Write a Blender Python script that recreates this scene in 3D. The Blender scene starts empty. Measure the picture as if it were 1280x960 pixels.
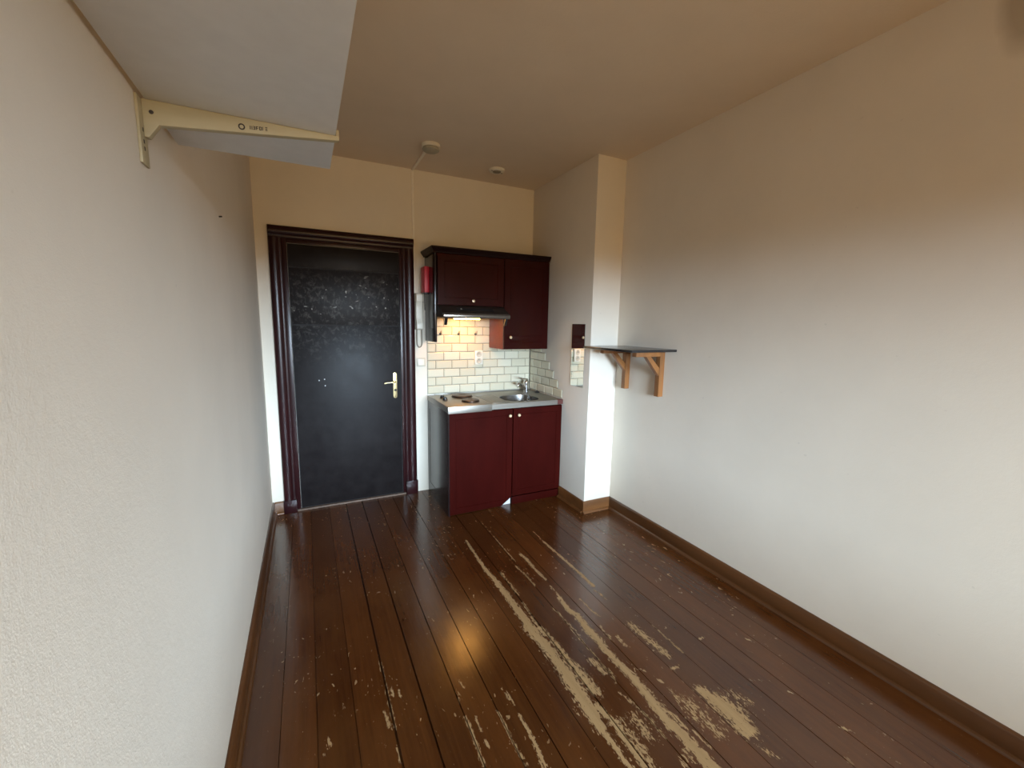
import bpy, bmesh, math, random
from mathutils import Vector, Matrix

C = bpy.context.scene.collection
PI = math.pi
random.seed(7)

# ------------------------------------------------------------------ materials
def new_mat(name):
    m = bpy.data.materials.new(name); m.use_nodes = True
    nt = m.node_tree
    return m, nt, nt.nodes, nt.links, nt.nodes['Principled BSDF']

def ramp(N, L, src, p0, c0, p1, c1):
    r = N.new('ShaderNodeValToRGB')
    r.color_ramp.elements[0].position = p0; r.color_ramp.elements[1].position = p1
    r.color_ramp.elements[0].color = c0 if len(c0) == 4 else (*c0, 1)
    r.color_ramp.elements[1].color = c1 if len(c1) == 4 else (*c1, 1)
    L.new(src, r.inputs[0]); return r.outputs[0]

def noise(N, L, scale, detail=4, rough=.55, stretch=(1, 1, 1), coord='Object', dist=0):
    tc = N.new('ShaderNodeTexCoord'); mp = N.new('ShaderNodeMapping')
    mp.inputs['Scale'].default_value = stretch
    n = N.new('ShaderNodeTexNoise'); n.inputs['Scale'].default_value = scale
    n.inputs['Detail'].default_value = detail; n.inputs['Roughness'].default_value = rough
    n.inputs['Distortion'].default_value = dist
    L.new(tc.outputs[coord], mp.inputs[0]); L.new(mp.outputs[0], n.inputs[0])
    return n.outputs[0]

def mixc(N, L, fac, a, b, blend='MIX'):
    m = N.new('ShaderNodeMix'); m.data_type = 'RGBA'; m.blend_type = blend
    for s, v in ((m.inputs[0], fac), (m.inputs[6], a), (m.inputs[7], b)):
        if hasattr(v, 'is_linked') or hasattr(v, 'links'): L.new(v, s)
        elif isinstance(v, (int, float)): s.default_value = v
        else: s.default_value = (*v, 1) if len(v) == 3 else v
    return m.outputs[2]

def mth(N, L, op, a, b=0.0, clamp=False):
    m = N.new('ShaderNodeMath'); m.operation = op; m.use_clamp = clamp
    for s, v in ((m.inputs[0], a), (m.inputs[1], b)):
        if isinstance(v, (int, float)): s.default_value = v
        else: L.new(v, s)
    return m.outputs[0]

def bump(N, L, P, h, strength, dist=.002):
    b = N.new('ShaderNodeBump'); b.inputs['Strength'].default_value = strength
    b.inputs['Distance'].default_value = dist
    L.new(h, b.inputs['Height']); L.new(b.outputs[0], P.inputs['Normal'])

def simple(name, col, rough=.5, metal=0., vary=.12, nscale=18, coat=0., bumpy=0., stretch=(1, 1, 1), spec=.5):
    m, nt, N, L, P = new_mat(name)
    n = noise(N, L, nscale, stretch=stretch)
    a = [c * (1 - vary) for c in col]; b = [min(1, c * (1 + vary)) for c in col]
    L.new(ramp(N, L, n, .3, a, .7, b), P.inputs['Base Color'])
    P.inputs['Roughness'].default_value = rough; P.inputs['Metallic'].default_value = metal
    P.inputs['Coat Weight'].default_value = coat; P.inputs['Coat Roughness'].default_value = .15
    P.inputs['Specular IOR Level'].default_value = spec
    if bumpy: bump(N, L, P, n, bumpy)
    return m

def wallpaper(name, col, fine=330, strength=.35, speck=True, dark_patch=None):
    m, nt, N, L, P = new_mat(name)
    big = noise(N, L, 2.2, 5, .6)
    c = ramp(N, L, big, .3, [x * .955 for x in col], .7, [min(1, x * 1.02) for x in col])
    if speck:
        s = noise(N, L, 23, 2, .5, stretch=(1, 1, 1.6))
        f = ramp(N, L, s, .755, (0, 0, 0), .80, (1, 1, 1))
        c = mixc(N, L, mth(N, L, 'MULTIPLY', f, .22), c, [x * .55 for x in col])
    if dark_patch:  # soft-edged dark brown patch mixed into the paper colour
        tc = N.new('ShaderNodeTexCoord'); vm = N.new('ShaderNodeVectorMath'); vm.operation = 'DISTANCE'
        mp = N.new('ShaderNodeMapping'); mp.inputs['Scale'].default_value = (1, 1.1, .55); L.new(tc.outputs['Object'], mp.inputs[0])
        L.new(mp.outputs[0], vm.inputs[0]); vm.inputs[1].default_value = (dark_patch[0], dark_patch[1] * 1.1, dark_patch[2] * .55)
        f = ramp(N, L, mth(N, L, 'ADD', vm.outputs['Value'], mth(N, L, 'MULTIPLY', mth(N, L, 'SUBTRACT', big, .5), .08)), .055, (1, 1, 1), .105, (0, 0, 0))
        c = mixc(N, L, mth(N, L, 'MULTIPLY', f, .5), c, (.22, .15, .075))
    L.new(c, P.inputs['Base Color'])
    P.inputs['Roughness'].default_value = .82; P.inputs['Specular IOR Level'].default_value = .25
    h1 = noise(N, L, fine, 3, .6); h2 = noise(N, L, 60, 4, .6)
    bump(N, L, P, mth(N, L, 'ADD', h1, mth(N, L, 'MULTIPLY', h2, 1.4)), strength, .003)
    return m

WALL = (.735, .675, .585)
M = {}
M['wall'] = wallpaper('woodchip_paper', WALL, 330, .22)
M['wall_r'] = wallpaper('smooth_paper', WALL, 220, .11)
M['wall_rs'] = wallpaper('smooth_paper_dark_patch', WALL, 220, .11, True, (-.06, .015, 2.68))
M['wall_b'] = wallpaper('back_paper', (.735, .67, .565), 260, .18, False)
M['ceil'] = wallpaper('ceiling_paint', (.71, .60, .475), 180, .25, False)
M['wood_base'] = simple('skirting_wood', (.085, .032, .009), .38, vary=.35, nscale=9, stretch=(1, .12, 1), coat=.25)
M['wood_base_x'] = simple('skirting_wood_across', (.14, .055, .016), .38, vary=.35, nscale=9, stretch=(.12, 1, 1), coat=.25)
M['oxblood'] = simple('oxblood_gloss', (.020, .0046, .0052), .27, vary=.25, nscale=14, coat=.04, spec=.22, bumpy=.12, stretch=(1, 1, .3))
M['cab'] = simple('cabinet_red_brown', (.031, .0031, .0022), .38, vary=.18, nscale=7, spec=.03, stretch=(1, 1, .25))
M['cab_up'] = simple('wall_cabinet_red_brown', (.026, .0028, .0021), .16, vary=.18, nscale=7, spec=.20, stretch=(1, 1, .25))
M['cab_side'] = simple('cabinet_side_dark', (.014, .007, .007), .2, vary=.2, nscale=6, spec=.42)
M['cornice'] = simple('cornice_dark', (.012, .003, .0026), .4, vary=.2, nscale=6, spec=.12)
M['gap'] = simple('dark_gap', (.008, .006, .006), .7)
M['white_lam'] = simple('white_laminate', (.70, .70, .70), .45, vary=.03)
M['white_pl'] = simple('white_plastic', (.70, .66, .56), .4, vary=.03)
M['ivory_pl'] = simple('ivory_plastic', (.52, .47, .37), .42, vary=.04)
M['grey_pl'] = simple('grey_mesh', (.26, .24, .19), .6)
M['detector'] = simple('detector_grey', (.36, .33, .25), .55)
M['trunk'] = simple('trunking_white', (.80, .75, .66), .4, vary=.03)
M['black_pl'] = simple('black_plastic', (.012, .012, .012), .35)
M['chrome'] = simple('chrome', (.75, .75, .76), .12, 1, vary=.04)
M['steel'] = simple('brushed_steel', (.30, .28, .25), .38, 1, vary=.10, nscale=60, stretch=(.08, 1, 1))
M['steel_bowl'] = simple('bowl_steel', (.40, .39, .38), .24, 1, vary=.06, nscale=30)
M['hot'] = simple('hotplate_iron', (.06, .035, .022), .38, .6, vary=.25, nscale=25)
M['brass'] = simple('brass', (.62, .50, .26), .28, .85, vary=.18, nscale=60)
M['knob'] = simple('cream_knob', (.70, .52, .33), .25, .25, vary=.1)
M['red'] = simple('red_enamel', (.52, .008, .024), .45, vary=.08)
M['pine'] = simple('pine_bracket', (.25, .10, .028), .5, vary=.28, nscale=16, stretch=(1, 1, .15))
M['pale'] = simple('pale_wood', (.43, .375, .235), .5, vary=.10, nscale=20, stretch=(.12, 1, 1))
M['ink'] = simple('dark_ink', (.03, .02, .015), .6)
M['blackboard'] = simple('black_board', (.014, .014, .016), .26, vary=.2, nscale=20, coat=.3)
M['hood'] = simple('hood_enamel', (.035, .028, .022), .3, .3, vary=.15, coat=.2)
M['hoodlip'] = simple('hood_lip', (.16, .14, .12), .28, .7, vary=.1)
M['grout'] = simple('grout', (.13, .115, .09), .8)
M['chip'] = simple('bare_chipboard_edge', (.085, .017, .010), .7, vary=.3, nscale=120)

def mirror_mat():
    m, nt, N, L, P = new_mat('mirror_silver')
    n = noise(N, L, 3)
    L.new(ramp(N, L, n, .3, (.80, .82, .80), .7, (.86, .87, .85)), P.inputs['Base Color'])
    P.inputs['Metallic'].default_value = 1; P.inputs['Roughness'].default_value = .02
    return m
M['mirror'] = mirror_mat()

def tile_mat():
    m, nt, N, L, P = new_mat('cream_glaze')
    g = N.new('ShaderNodeNewGeometry')
    r = ramp(N, L, g.outputs['Random Per Island'], 0, (.57, .52, .385), 1, (.65, .605, .47))
    L.new(r, P.inputs['Base Color'])
    P.inputs['Roughness'].default_value = .16; P.inputs['Coat Weight'].default_value = .3
    bump(N, L, P, noise(N, L, 14, 2), .08, .004)
    return m
M['tile'] = tile_mat()

def door_mat():
    m, nt, N, L, P = new_mat('dark_door_paint')
    n = noise(N, L, 10, 6, .65)
    P.inputs['Specular IOR Level'].default_value = .10
    c = ramp(N, L, n, .3, (.0095, .0075, .0077), .72, (.0165, .0135, .0135))
    # scuffed, chipped old paint on the middle board
    tc = N.new('ShaderNodeTexCoord'); sp = N.new('ShaderNodeSeparateXYZ'); L.new(tc.outputs['Object'], sp.inputs[0])
    z = sp.outputs[2]
    band = mth(N, L, 'MULTIPLY', mth(N, L, 'SMOOTH_MIN', mth(N, L, 'MULTIPLY', mth(N, L, 'SUBTRACT', z, 1.50), 9), 1, True),
               mth(N, L, 'MULTIPLY', mth(N, L, 'SUBTRACT', 1.95, z), 7, True), True)
    sc = noise(N, L, 30, 5, .7, stretch=(1, 1, .8), dist=.6)
    sc2 = ramp(N, L, sc, .50, (0, 0, 0), .70, (1, 1, 1))
    haze = mth(N, L, 'MULTIPLY', mth(N, L, 'MULTIPLY', mth(N, L, 'SUBTRACT', z, 1.15), 2.2, True), mth(N, L, 'MULTIPLY', mth(N, L, 'SUBTRACT', 2.0, z), 6, True), True)
    c = mixc(N, L, mth(N, L, 'MULTIPLY', mth(N, L, 'MULTIPLY', sc2, haze), .7), c, (.115, .11, .10))
    chip = noise(N, L, 19, 1, .3, stretch=(1, 1, 1.5), dist=1.2)
    c2 = ramp(N, L, chip, .725, (0, 0, 0), .745, (1, 1, 1))
    c = mixc(N, L, mth(N, L, 'MULTIPLY', c2, band), c, (.42, .41, .37))
    L.new(c, P.inputs['Base Color'])
    L.new(ramp(N, L, n, .2, (.30,) * 3, .8, (.46,) * 3), P.inputs['Roughness'])
    bump(N, L, P, noise(N, L, 40, 5, .6), .25, .002)
    return m
M['door'] = door_mat()

def floor_mat():
    m, nt, N, L, P = new_mat('worn_varnished_boards')
    at = N.new('ShaderNodeAttribute'); at.attribute_name = 'wear'
    pid = N.new('ShaderNodeAttribute'); pid.attribute_name = 'plank'
    grain = noise(N, L, 1.0, 8, .62, stretch=(46, 2.2, 1), dist=.7)
    blotch = noise(N, L, 3.2, 5, .6, stretch=(1, .6, 1))
    c = ramp(N, L, grain, .25, (.050, .0150, .0036), .75, (.098, .0315, .0080))
    c = mixc(N, L, ramp(N, L, blotch, .35, (0, 0, 0), .7, (.75, .75, .75)), c, (.118, .043, .0110))
    tint = ramp(N, L, pid.outputs['Fac'], 0, (.80, .78, .76), 1, (1.12, 1.08, 1.04))
    c = mixc(N, L, 1.0, c, tint, 'MULTIPLY')
    # small pale specks where the varnish is nicked
    sp = noise(N, L, 34, 2, .5, stretch=(1.6, .8, 1), dist=.8)
    spk = ramp(N, L, sp, .69, (0, 0, 0), .71, (1, 1, 1))
    spots = mth(N, L, 'MULTIPLY', spk, ramp(N, L, noise(N, L, 2.3, 2), .48, (0, 0, 0), .6, (.9, .9, .9)))
    # bare wood patches: wear field broken up by streaky noise
    st = noise(N, L, 1, 6, .7, stretch=(150, 20, 1), dist=.4)
    st2 = noise(N, L, 85, 5, .7, stretch=(1.3, .55, 1), dist=.5)
    v = mth(N, L, 'ADD', at.outputs['Fac'], mth(N, L, 'ADD', mth(N, L, 'MULTIPLY', mth(N, L, 'SUBTRACT', st, .5), 1.7),
            mth(N, L, 'MULTIPLY', mth(N, L, 'SUBTRACT', st2, .5), 2.15)))
    bare = ramp(N, L, v, .51, (0, 0, 0), .60, (1, 1, 1))
    bare = mth(N, L, 'MAXIMUM', bare, spots)
    bw = ramp(N, L, grain, .3, (.32, .20, .088), .75, (.43, .29, .14))
    c = mixc(N, L, bare, c, bw)
    L.new(c, P.inputs['Base Color'])
    rr = ramp(N, L, blotch, .3, (.15,) * 3, .75, (.25,) * 3)
    rg = mixc(N, L, bare, rr, (.62, .62, .62))
    L.new(rg, P.inputs['Roughness'])
    P.inputs['Specular IOR Level'].default_value = .6
    h = mth(N, L, 'SUBTRACT', mth(N, L, 'ADD', mth(N, L, 'MULTIPLY', grain, .5), mth(N, L, 'MULTIPLY', noise(N, L, 28, 4, .6, stretch=(1, .5, 1)), .8)), mth(N, L, 'MULTIPLY', bare, .5))
    bump(N, L, P, h, .26, .003)
    return m
M['floor'] = floor_mat()

def emit_mat(name, col, s):
    m, nt, N, L, P = new_mat(name)
    P.inputs['Base Color'].default_value = (.9, .85, .7, 1)
    P.inputs['Emission Color'].default_value = (*col, 1); P.inputs['Emission Strength'].default_value = s
    return m
M['bulb'] = emit_mat('lamp_glass', (1, .44, .09), 54)

def glass_mat():
    m, nt, N, L, P = new_mat('pane_glass')
    out = [n for n in N if n.type == 'OUTPUT_MATERIAL'][0]
    t = N.new('ShaderNodeBsdfTransparent'); g = N.new('ShaderNodeBsdfGlossy'); mx = N.new('ShaderNodeMixShader')
    g.inputs['Roughness'].default_value = .02; mx.inputs[0].default_value = .06
    t.inputs[0].default_value = (.97, .98, .97, 1)
    L.new(t.outputs[0], mx.inputs[1]); L.new(g.outputs[0], mx.inputs[2]); L.new(mx.outputs[0], out.inputs[0])
    return m
M['glass'] = glass_mat()

# ------------------------------------------------------------------ mesh helpers
def merge(dst, src):
    me = bpy.data.meshes.new('tmp'); src.to_mesh(me); src.free()
    dst.from_mesh(me); bpy.data.meshes.remove(me)

def box(bm, x0, x1, y0, y1, z0, z1, bev=0., seg=2):
    t = bmesh.new(); bmesh.ops.create_cube(t, size=1)
    for v in t.verts:
        v.co = Vector(((x0 + x1) / 2 + v.co.x * (x1 - x0), (y0 + y1) / 2 + v.co.y * (y1 - y0), (z0 + z1) / 2 + v.co.z * (z1 - z0)))
    if bev: bmesh.ops.bevel(t, geom=list(t.edges), offset=bev, segments=seg, affect='EDGES', profile=.6)
    merge(bm, t)

def frame_of(d):
    d = d.normalized(); a = Vector((0, 0, 1)) if abs(d.z) < .9 else Vector((1, 0, 0))
    u = d.cross(a).normalized(); return u, d.cross(u)

def lathe(bm, prof, base, axis=(0, 0, 1), seg=28):
    """prof: list of (radius, height along axis)"""
    t = bmesh.new(); base = Vector(base); ax = Vector(axis).normalized(); u, w = frame_of(ax)
    rings = []
    for r, h in prof:
        if r < 1e-6: rings.append([t.verts.new(base + ax * h)])
        else: rings.append([t.verts.new(base + ax * h + u * (r * math.cos(2 * PI * i / seg)) + w * (r * math.sin(2 * PI * i / seg))) for i in range(seg)])
    for a, b in zip(rings, rings[1:]):
        for i in range(seg):
            j = (i + 1) % seg
            q = [a[i % len(a)], a[j % len(a)], b[j % len(b)], b[i % len(b)]]
            q2 = []
            for v in q:
                if v not in q2: q2.append(v)
            if len(q2) > 2: t.faces.new(q2)
    for rg in (rings[0], rings[-1]):
        if len(rg) > 2: t.faces.new(rg)
    bmesh.ops.recalc_face_normals(t, faces=list(t.faces)); merge(bm, t)

def tube(bm, pts, r, seg=10):
    t = bmesh.new(); pts = [Vector(p) for p in pts]; rings = []; pu = None
    for k, p in enumerate(pts):
        d = (pts[min(k + 1, len(pts) - 1)] - pts[max(k - 1, 0)]).normalized()
        if pu is None: u, w = frame_of(d)
        else:
            u = (pu - d * pu.dot(d)).normalized(); w = d.cross(u)
        pu = u; rr = r[k] if isinstance(r, (list, tuple)) else r
        rings.append([t.verts.new(p + u * (rr * math.cos(2 * PI * i / seg)) + w * (rr * math.sin(2 * PI * i / seg))) for i in range(seg)])
    for a, b in zip(rings, rings[1:]):
        for i in range(seg): t.faces.new((a[i], a[(i + 1) % seg], b[(i + 1) % seg], b[i]))
    t.faces.new(rings[0]); t.faces.new(rings[-1])
    bmesh.ops.recalc_face_normals(t, faces=list(t.faces)); merge(bm, t)

def prism(bm, poly, axis, a, b, bev=0.):
    """poly in the two other axes (x,y,z order), extruded along axis from a to b"""
    t = bmesh.new()
    def mk(p, h):
        if axis == 'x': return (h, p[0], p[1])
        if axis == 'y': return (p[0], h, p[1])
        return (p[0], p[1], h)
    A = [t.verts.new(mk(p, a)) for p in poly]; B = [t.verts.new(mk(p, b)) for p in poly]
    n = len(poly); t.faces.new(A); t.faces.new(B)
    for i in range(n): t.faces.new((A[i], A[(i + 1) % n], B[(i + 1) % n], B[i]))
    bmesh.ops.recalc_face_normals(t, faces=list(t.faces))
    if bev: bmesh.ops.bevel(t, geom=list(t.edges), offset=bev, segments=2, affect='EDGES', profile=.6)
    merge(bm, t)

def panel_front(bm, x0, x1, z0, z1, yf, thick, stile, depth=.004, slope=.010, raise_=False, poly_cut=None):
    """framed door slab facing -y with a recessed, beaded centre panel"""
    t = bmesh.new()
    def ring(d, y):
        return [t.verts.new(p) for p in ((x0 + d, y, z0 + d), (x1 - d, y, z0 + d), (x1 - d, y, z1 - d), (x0 + d, y, z1 - d))]
    rs = [ring(0, yf + thick), ring(0, yf + .002), ring(.002, yf), ring(stile, yf), ring(stile + slope * .35, yf + depth), ring(stile + slope, yf + depth)]
    if raise_: rs += [ring(stile + slope + .018, yf + depth * .35)]
    for a, b in zip(rs, rs[1:]):
        for i in range(4): t.faces.new((a[i], a[(i + 1) % 4], b[(i + 1) % 4], b[i]))
    t.faces.new(rs[0]); t.faces.new(rs[-1])
    bmesh.ops.recalc_face_normals(t, faces=list(t.faces)); merge(bm, t)

def wpos(o):
    p = Vector((0, 0, 0))
    while o: p += o.location; o = o.parent
    return p

def obj(name, bm, mat, parent=None, smooth=40):
    """one mesh object; geometry was laid out in room coordinates, its origin goes to the foot of its bounds"""
    lo = Vector([min(v.co[i] for v in bm.verts) for i in range(3)]); hi = Vector([max(v.co[i] for v in bm.verts) for i in range(3)])
    org = Vector(((lo.x + hi.x) / 2, (lo.y + hi.y) / 2, lo.z))
    if mat is M['door']: org = Vector((0, 0, 0))
    bmesh.ops.translate(bm, verts=list(bm.verts), vec=-org)
    me = bpy.data.meshes.new(name); bm.to_mesh(me); bm.free()
    me.materials.append(mat)
    if smooth:
        for p in me.polygons: p.use_smooth = True
        me.set_sharp_from_angle(angle=math.radians(smooth))
    o = bpy.data.objects.new(name, me); C.objects.link(o)
    o.location = org - (wpos(parent) if parent else Vector((0, 0, 0)))
    if parent: o.parent = parent
    return o

def thing(name, label, cat, loc, group=None):
    o = bpy.data.objects.new(name, None); C.objects.link(o); o.location = loc
    o.empty_display_size = .05
    return tag(o, label, cat, group)

def tag(o, label, cat, group=None):
    o['label'] = label; o['category'] = cat
    if group: o['group'] = group
    return o

def struct(name, bm, mat, parent=None, smooth=40):
    o = obj(name, bm, mat, parent, smooth)
    if not parent: o['kind'] = 'structure'
    return o
B = bmesh.new
# ------------------------------------------------------------------ settings
WIN = (.30, 2.30, .55, 2.12)            # window opening x0, x1, z0, z1
SKY = [(.066, .042, .018), (.69, .88, 1.10), (.18, .20, .21), (.14, .16, .18)]   # ground, horizon, higher sky, zenith
SKY_S = 115.0
BRIGHT_AZ = 0.0; BRIGHT_W = (math.radians(12), math.radians(34)); SIDE = (.20, .13, .065)
HOOD_W = 0.5
EXPO = 0.0
WEAR = [
    ([(1.276,-1.029),(1.271,-1.224),(1.267,-1.397),(1.275,-1.524),(1.28,-1.625),(1.282,-1.746),(1.283,-1.858),(1.284,-1.961),(1.282,-2.077)], 0.006, 0.03, 1),
    ([(1.27,-1.987),(1.291,-2.121),(1.292,-2.244),(1.294,-2.365),(1.284,-2.49),(1.282,-2.533)], 0.03, 0.03, 1),
    ([(1.281,-2.332),(1.281,-2.425),(1.273,-2.522),(1.272,-2.592)], 0.03, 0.025, 1),
    ([(1.272,-2.592),(1.272,-2.664),(1.273,-2.737),(1.279,-2.762)], 0.014, 0.01, 0.9),
    ([(1.34,-1.802),(1.327,-1.931),(1.319,-2.072)], 0.006, 0.009, 0.8),
    ([(1.327,-2.013),(1.346,-2.158),(1.343,-2.268),(1.348,-2.345),(1.345,-2.439)], 0.014, 0.02, 0.75),
    ([(1.346,-2.308),(1.351,-2.382),(1.356,-2.452)], 0.03, 0.03, 0.8),
    ([(1.317,-2.513),(1.331,-2.592),(1.327,-2.683),(1.325,-2.772)], 0.016, 0.014, 0.95),
    ([(1.353,-2.609),(1.361,-2.686),(1.354,-2.786)], 0.03, 0.02, 0.62),
    ([(1.551,-1.35),(1.563,-1.416),(1.559,-1.547),(1.563,-1.672)], 0.012, 0.01, 0.9),
    ([(1.459,-1.465),(1.476,-1.581),(1.475,-1.698)], 0.006, 0.006, 0.8),
    ([(1.343,-1.486),(1.344,-1.638),(1.347,-1.732)], 0.01, 0.012, 0.65),
    ([(1.487,-0.792),(1.481,-1.399)], 0.003, 0.003, 0.8),
    ([(1.547,-1.853),(1.537,-1.961),(1.555,-2.022),(1.545,-2.118),(1.55,-2.212)], 0.012, 0.028, 0.95),
    ([(1.551,-2.104),(1.549,-2.197),(1.542,-2.3),(1.547,-2.401),(1.552,-2.475),(1.545,-2.556),(1.534,-2.636),(1.533,-2.7),(1.542,-2.758),(1.541,-2.808),(1.54,-2.862),(1.542,-2.885)], 0.018, 0.03, 1),
    ([(1.565,-2.621),(1.569,-2.682),(1.572,-2.732)], 0.012, 0.014, 0.7),
    ([(1.782,-1.279),(1.787,-1.435),(1.791,-1.578),(1.795,-1.708),(1.793,-1.85)], 0.007, 0.012, 0.95),
    ([(1.779,-1.884),(1.784,-1.976)], 0.005, 0.005, 0.8),
    ([(1.787,-1.112),(1.782,-1.279)], 0.005, 0.005, 0.7),
    ([(1.65,-1.915),(1.651,-2.0),(1.659,-2.07)], 0.005, 0.008, 0.75),
    ([(1.616,-2.138),(1.612,-2.24)], 0.008, 0.01, 0.6),
    ([(1.558,-1.735),(1.554,-1.842)], 0.006, 0.006, 0.8),
    ([(1.468,-1.916),(1.476,-2.025),(1.482,-2.18)], 0.008, 0.006, 0.62),
    ([(1.774,-2.207),(1.778,-2.291),(1.788,-2.373),(1.791,-2.446)], 0.03, 0.018, 0.68),
    ([(1.653,-2.233),(1.647,-2.307)], 0.012, 0.01, 0.7),
    ([(1.876,-2.242),(1.871,-2.463)], 0.004, 0.004, 0.8),
    ([(1.775,-2.639),(1.784,-2.692),(1.793,-2.742),(1.8,-2.804),(1.787,-2.833)], 0.025, 0.045, 1),
    ([(1.795,-2.712),(1.803,-2.769)], 0.055, 0.06, 0.9),
    ([(1.668,-2.669),(1.668,-2.742),(1.674,-2.793)], 0.05, 0.04, 0.58),
    ([(1.879,-2.712),(1.899,-2.761)], 0.03, 0.03, 0.55),
    ([(1.442,-2.304),(1.451,-2.393)], 0.022, 0.016, 0.75),
    ([(1.485,-2.382),(1.463,-2.46)], 0.006, 0.006, 0.7),
    ([(1.445,-2.502),(1.455,-2.546),(1.476,-2.645),(1.469,-2.731)], 0.006, 0.008, 0.7),
    ([(1.421,-2.62),(1.417,-2.706)], 0.035, 0.03, 0.57),
    ([(1.467,-2.077),(1.477,-2.423)], 0.004, 0.004, 0.7),
    ([(1.004,-2.296),(1.005,-2.352)], 0.005, 0.006, 1),
    ([(1.006,-2.405),(1.01,-2.476),(1.008,-2.54),(1.0,-2.608),(0.995,-2.629)], 0.005, 0.01, 0.95),
    ([(0.807,-2.319),(0.81,-2.396),(0.806,-2.529)], 0.006, 0.006, 0.85),
    ([(0.935,-2.357),(0.936,-2.481),(0.942,-2.592)], 0.004, 0.007, 0.8),
    ([(0.843,-2.343),(0.842,-2.411)], 0.006, 0.004, 0.85),
    ([(0.841,-2.45),(0.845,-2.47)], 0.006, 0.006, 1),
    ([(0.815,-2.201),(0.811,-2.254)], 0.004, 0.004, 0.8),
    ([(0.844,-2.156),(0.849,-2.2)], 0.004, 0.003, 0.8),
    ([(1.223,-2.491),(1.228,-2.515)], 0.005, 0.005, 0.8),
    ([(0.545,-1.889),(0.545,-2.033),(0.546,-2.168),(0.547,-2.26)], 0.005, 0.005, 0.8),
    ([(0.524,-2.158),(0.527,-2.244)], 0.005, 0.006, 0.85),
    ([(0.313,-2.202),(0.314,-2.228)], 0.006, 0.007, 1),
    ([(0.301,-2.237),(0.283,-2.258)], 0.003, 0.003, 0.9),
    ([(0.59,-2.08),(0.592,-2.121)], 0.004, 0.004, 0.9),
    ([(0.565,-2.06),(0.566,-2.109)], 0.005, 0.005, 0.9),
    ([(0.539,-2.333),(0.541,-2.404)], 0.006, 0.004, 0.75),
    ([(0.343,-2.091),(0.341,-2.116)], 0.003, 0.003, 0.8),
    ([(1.594,-2.756),(1.592,-2.832)], 0.004, 0.004, 0.8),
    ([(1.656,-2.567),(1.645,-2.635)], 0.005, 0.005, 0.85),
    ([(1.749,-2.504),(1.797,-2.512)], 0.007, 0.005, 1),
    ([(1.608,-2.443),(1.624,-2.455)], 0.006, 0.006, 0.9),
    ([(1.643,-2.518),(1.652,-2.535)], 0.005, 0.005, 0.9),
    ([(2.019,-2.425),(2.043,-2.427)], 0.005, 0.005, 1),
    ([(1.459,-2.812),(1.454,-2.844)], 0.008, 0.01, 0.65),
    ([(1.5,-2.789),(1.496,-2.847)], 0.01, 0.008, 0.6),
    ([(1.77,-2.915),(1.797,-2.976)], 0.014, 0.006, 0.58),
    ([(2.141,-2.998),(2.149,-3.012)], 0.006, 0.006, 1),
    ([(2.116,-2.807),(2.126,-2.82)], 0.004, 0.003, 0.9),
    ([(2.235,-2.513),(2.242,-2.533)], 0.004, 0.004, 1),
    ([(2.015,-2.691),(2.075,-2.727)], 0.004, 0.003, 0.58),
]
# ------------------------------------------------------------------ the room
H = 2.818; W1 = 2.3275; W2 = 2.5965; PY = -.9965; YF = -6.0
T = .12

# floor boards: one mesh, every board its own strip with an open joint beside it
EDGES = [0, .022, .149, .276, .413, .545, .676, .807, .936, 1.072, 1.205, 1.335, 1.471, 1.605, 1.741, 1.872, 2.010, 2.137, 2.270, 2.395, 2.5965]
GAP = {.545: .0046, .676: .0038, .807: .0022, .936: .002, 1.072: .0022, 1.335: .003, 1.471: .0022, 1.605: .002, 2.010: .002, 2.137: .002}

def seg_d(px, py, a, b):
    ax, ay = a; bx, by = b; dx, dy = bx - ax, by - ay
    l = dx * dx + dy * dy; t = 0 if l < 1e-9 else max(0, min(1, ((px - ax) * dx + (py - ay) * dy) / l))
    return math.hypot(px - ax - t * dx, (py - ay - t * dy)), t

def wear_at(x, y):
    best = 0.
    for pts, h0, h1, st in WEAR:
        if x < pts_box[id(pts)][0] or x > pts_box[id(pts)][1] or y < pts_box[id(pts)][2] or y > pts_box[id(pts)][3]: continue
        n = len(pts) - 1
        for k in range(n):
            d, t = seg_d(x, y, pts[k], pts[k + 1])
            h = (h0 + (h1 - h0) * (k + t) / n) * .92 + .001
            v = st * math.exp(-.72 * (d / h) ** 2)
            if v > best: best = v
    return min(best, 1.15)
pts_box = {}
for w in WEAR:
    xs = [p[0] for p in w[0]]; ys = [p[1] for p in w[0]]; m_ = max(w[1], w[2]) * 2.6 + .012
    pts_box[id(w[0])] = (min(xs) - m_, max(xs) + m_, min(ys) - m_, max(ys) + m_)

fm = B(); wear_l = fm.verts.layers.float.new('wear'); pl_l = fm.verts.layers.float.new('plank')
ys = [T, 0, -.3] + [-.6 - .016 * i for i in range(170)] + [-3.5, -4, -4.5, -5, -5.7, YF - T]
for k in range(len(EDGES) - 1):
    a, b = EDGES[k], EDGES[k + 1]
    ga = GAP.get(a, .0012); gb = GAP.get(b, .0012)
    x0 = a + (ga if k else -T); x1 = b - (gb if k < len(EDGES) - 2 else -T)
    n = max(2, int((x1 - x0) / .0085))
    xs = [x0] + [x0 + (x1 - x0) * i / n for i in range(n + 1)] + [x1]
    pv = random.random(); rows = []
    for y in ys:
        row = []
        for i, x in enumerate(xs):
            v = fm.verts.new((x, y, -.014 if i in (0, len(xs) - 1) else 0))
            v[pl_l] = pv; v[wear_l] = wear_at(x, y) if y < -.5 else 0
            row.append(v)
        rows.append(row)
    for r0, r1 in zip(rows, rows[1:]):
        for i in range(len(xs) - 1): fm.faces.new((r0[i], r1[i], r1[i + 1], r0[i + 1]))
base = []
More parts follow.
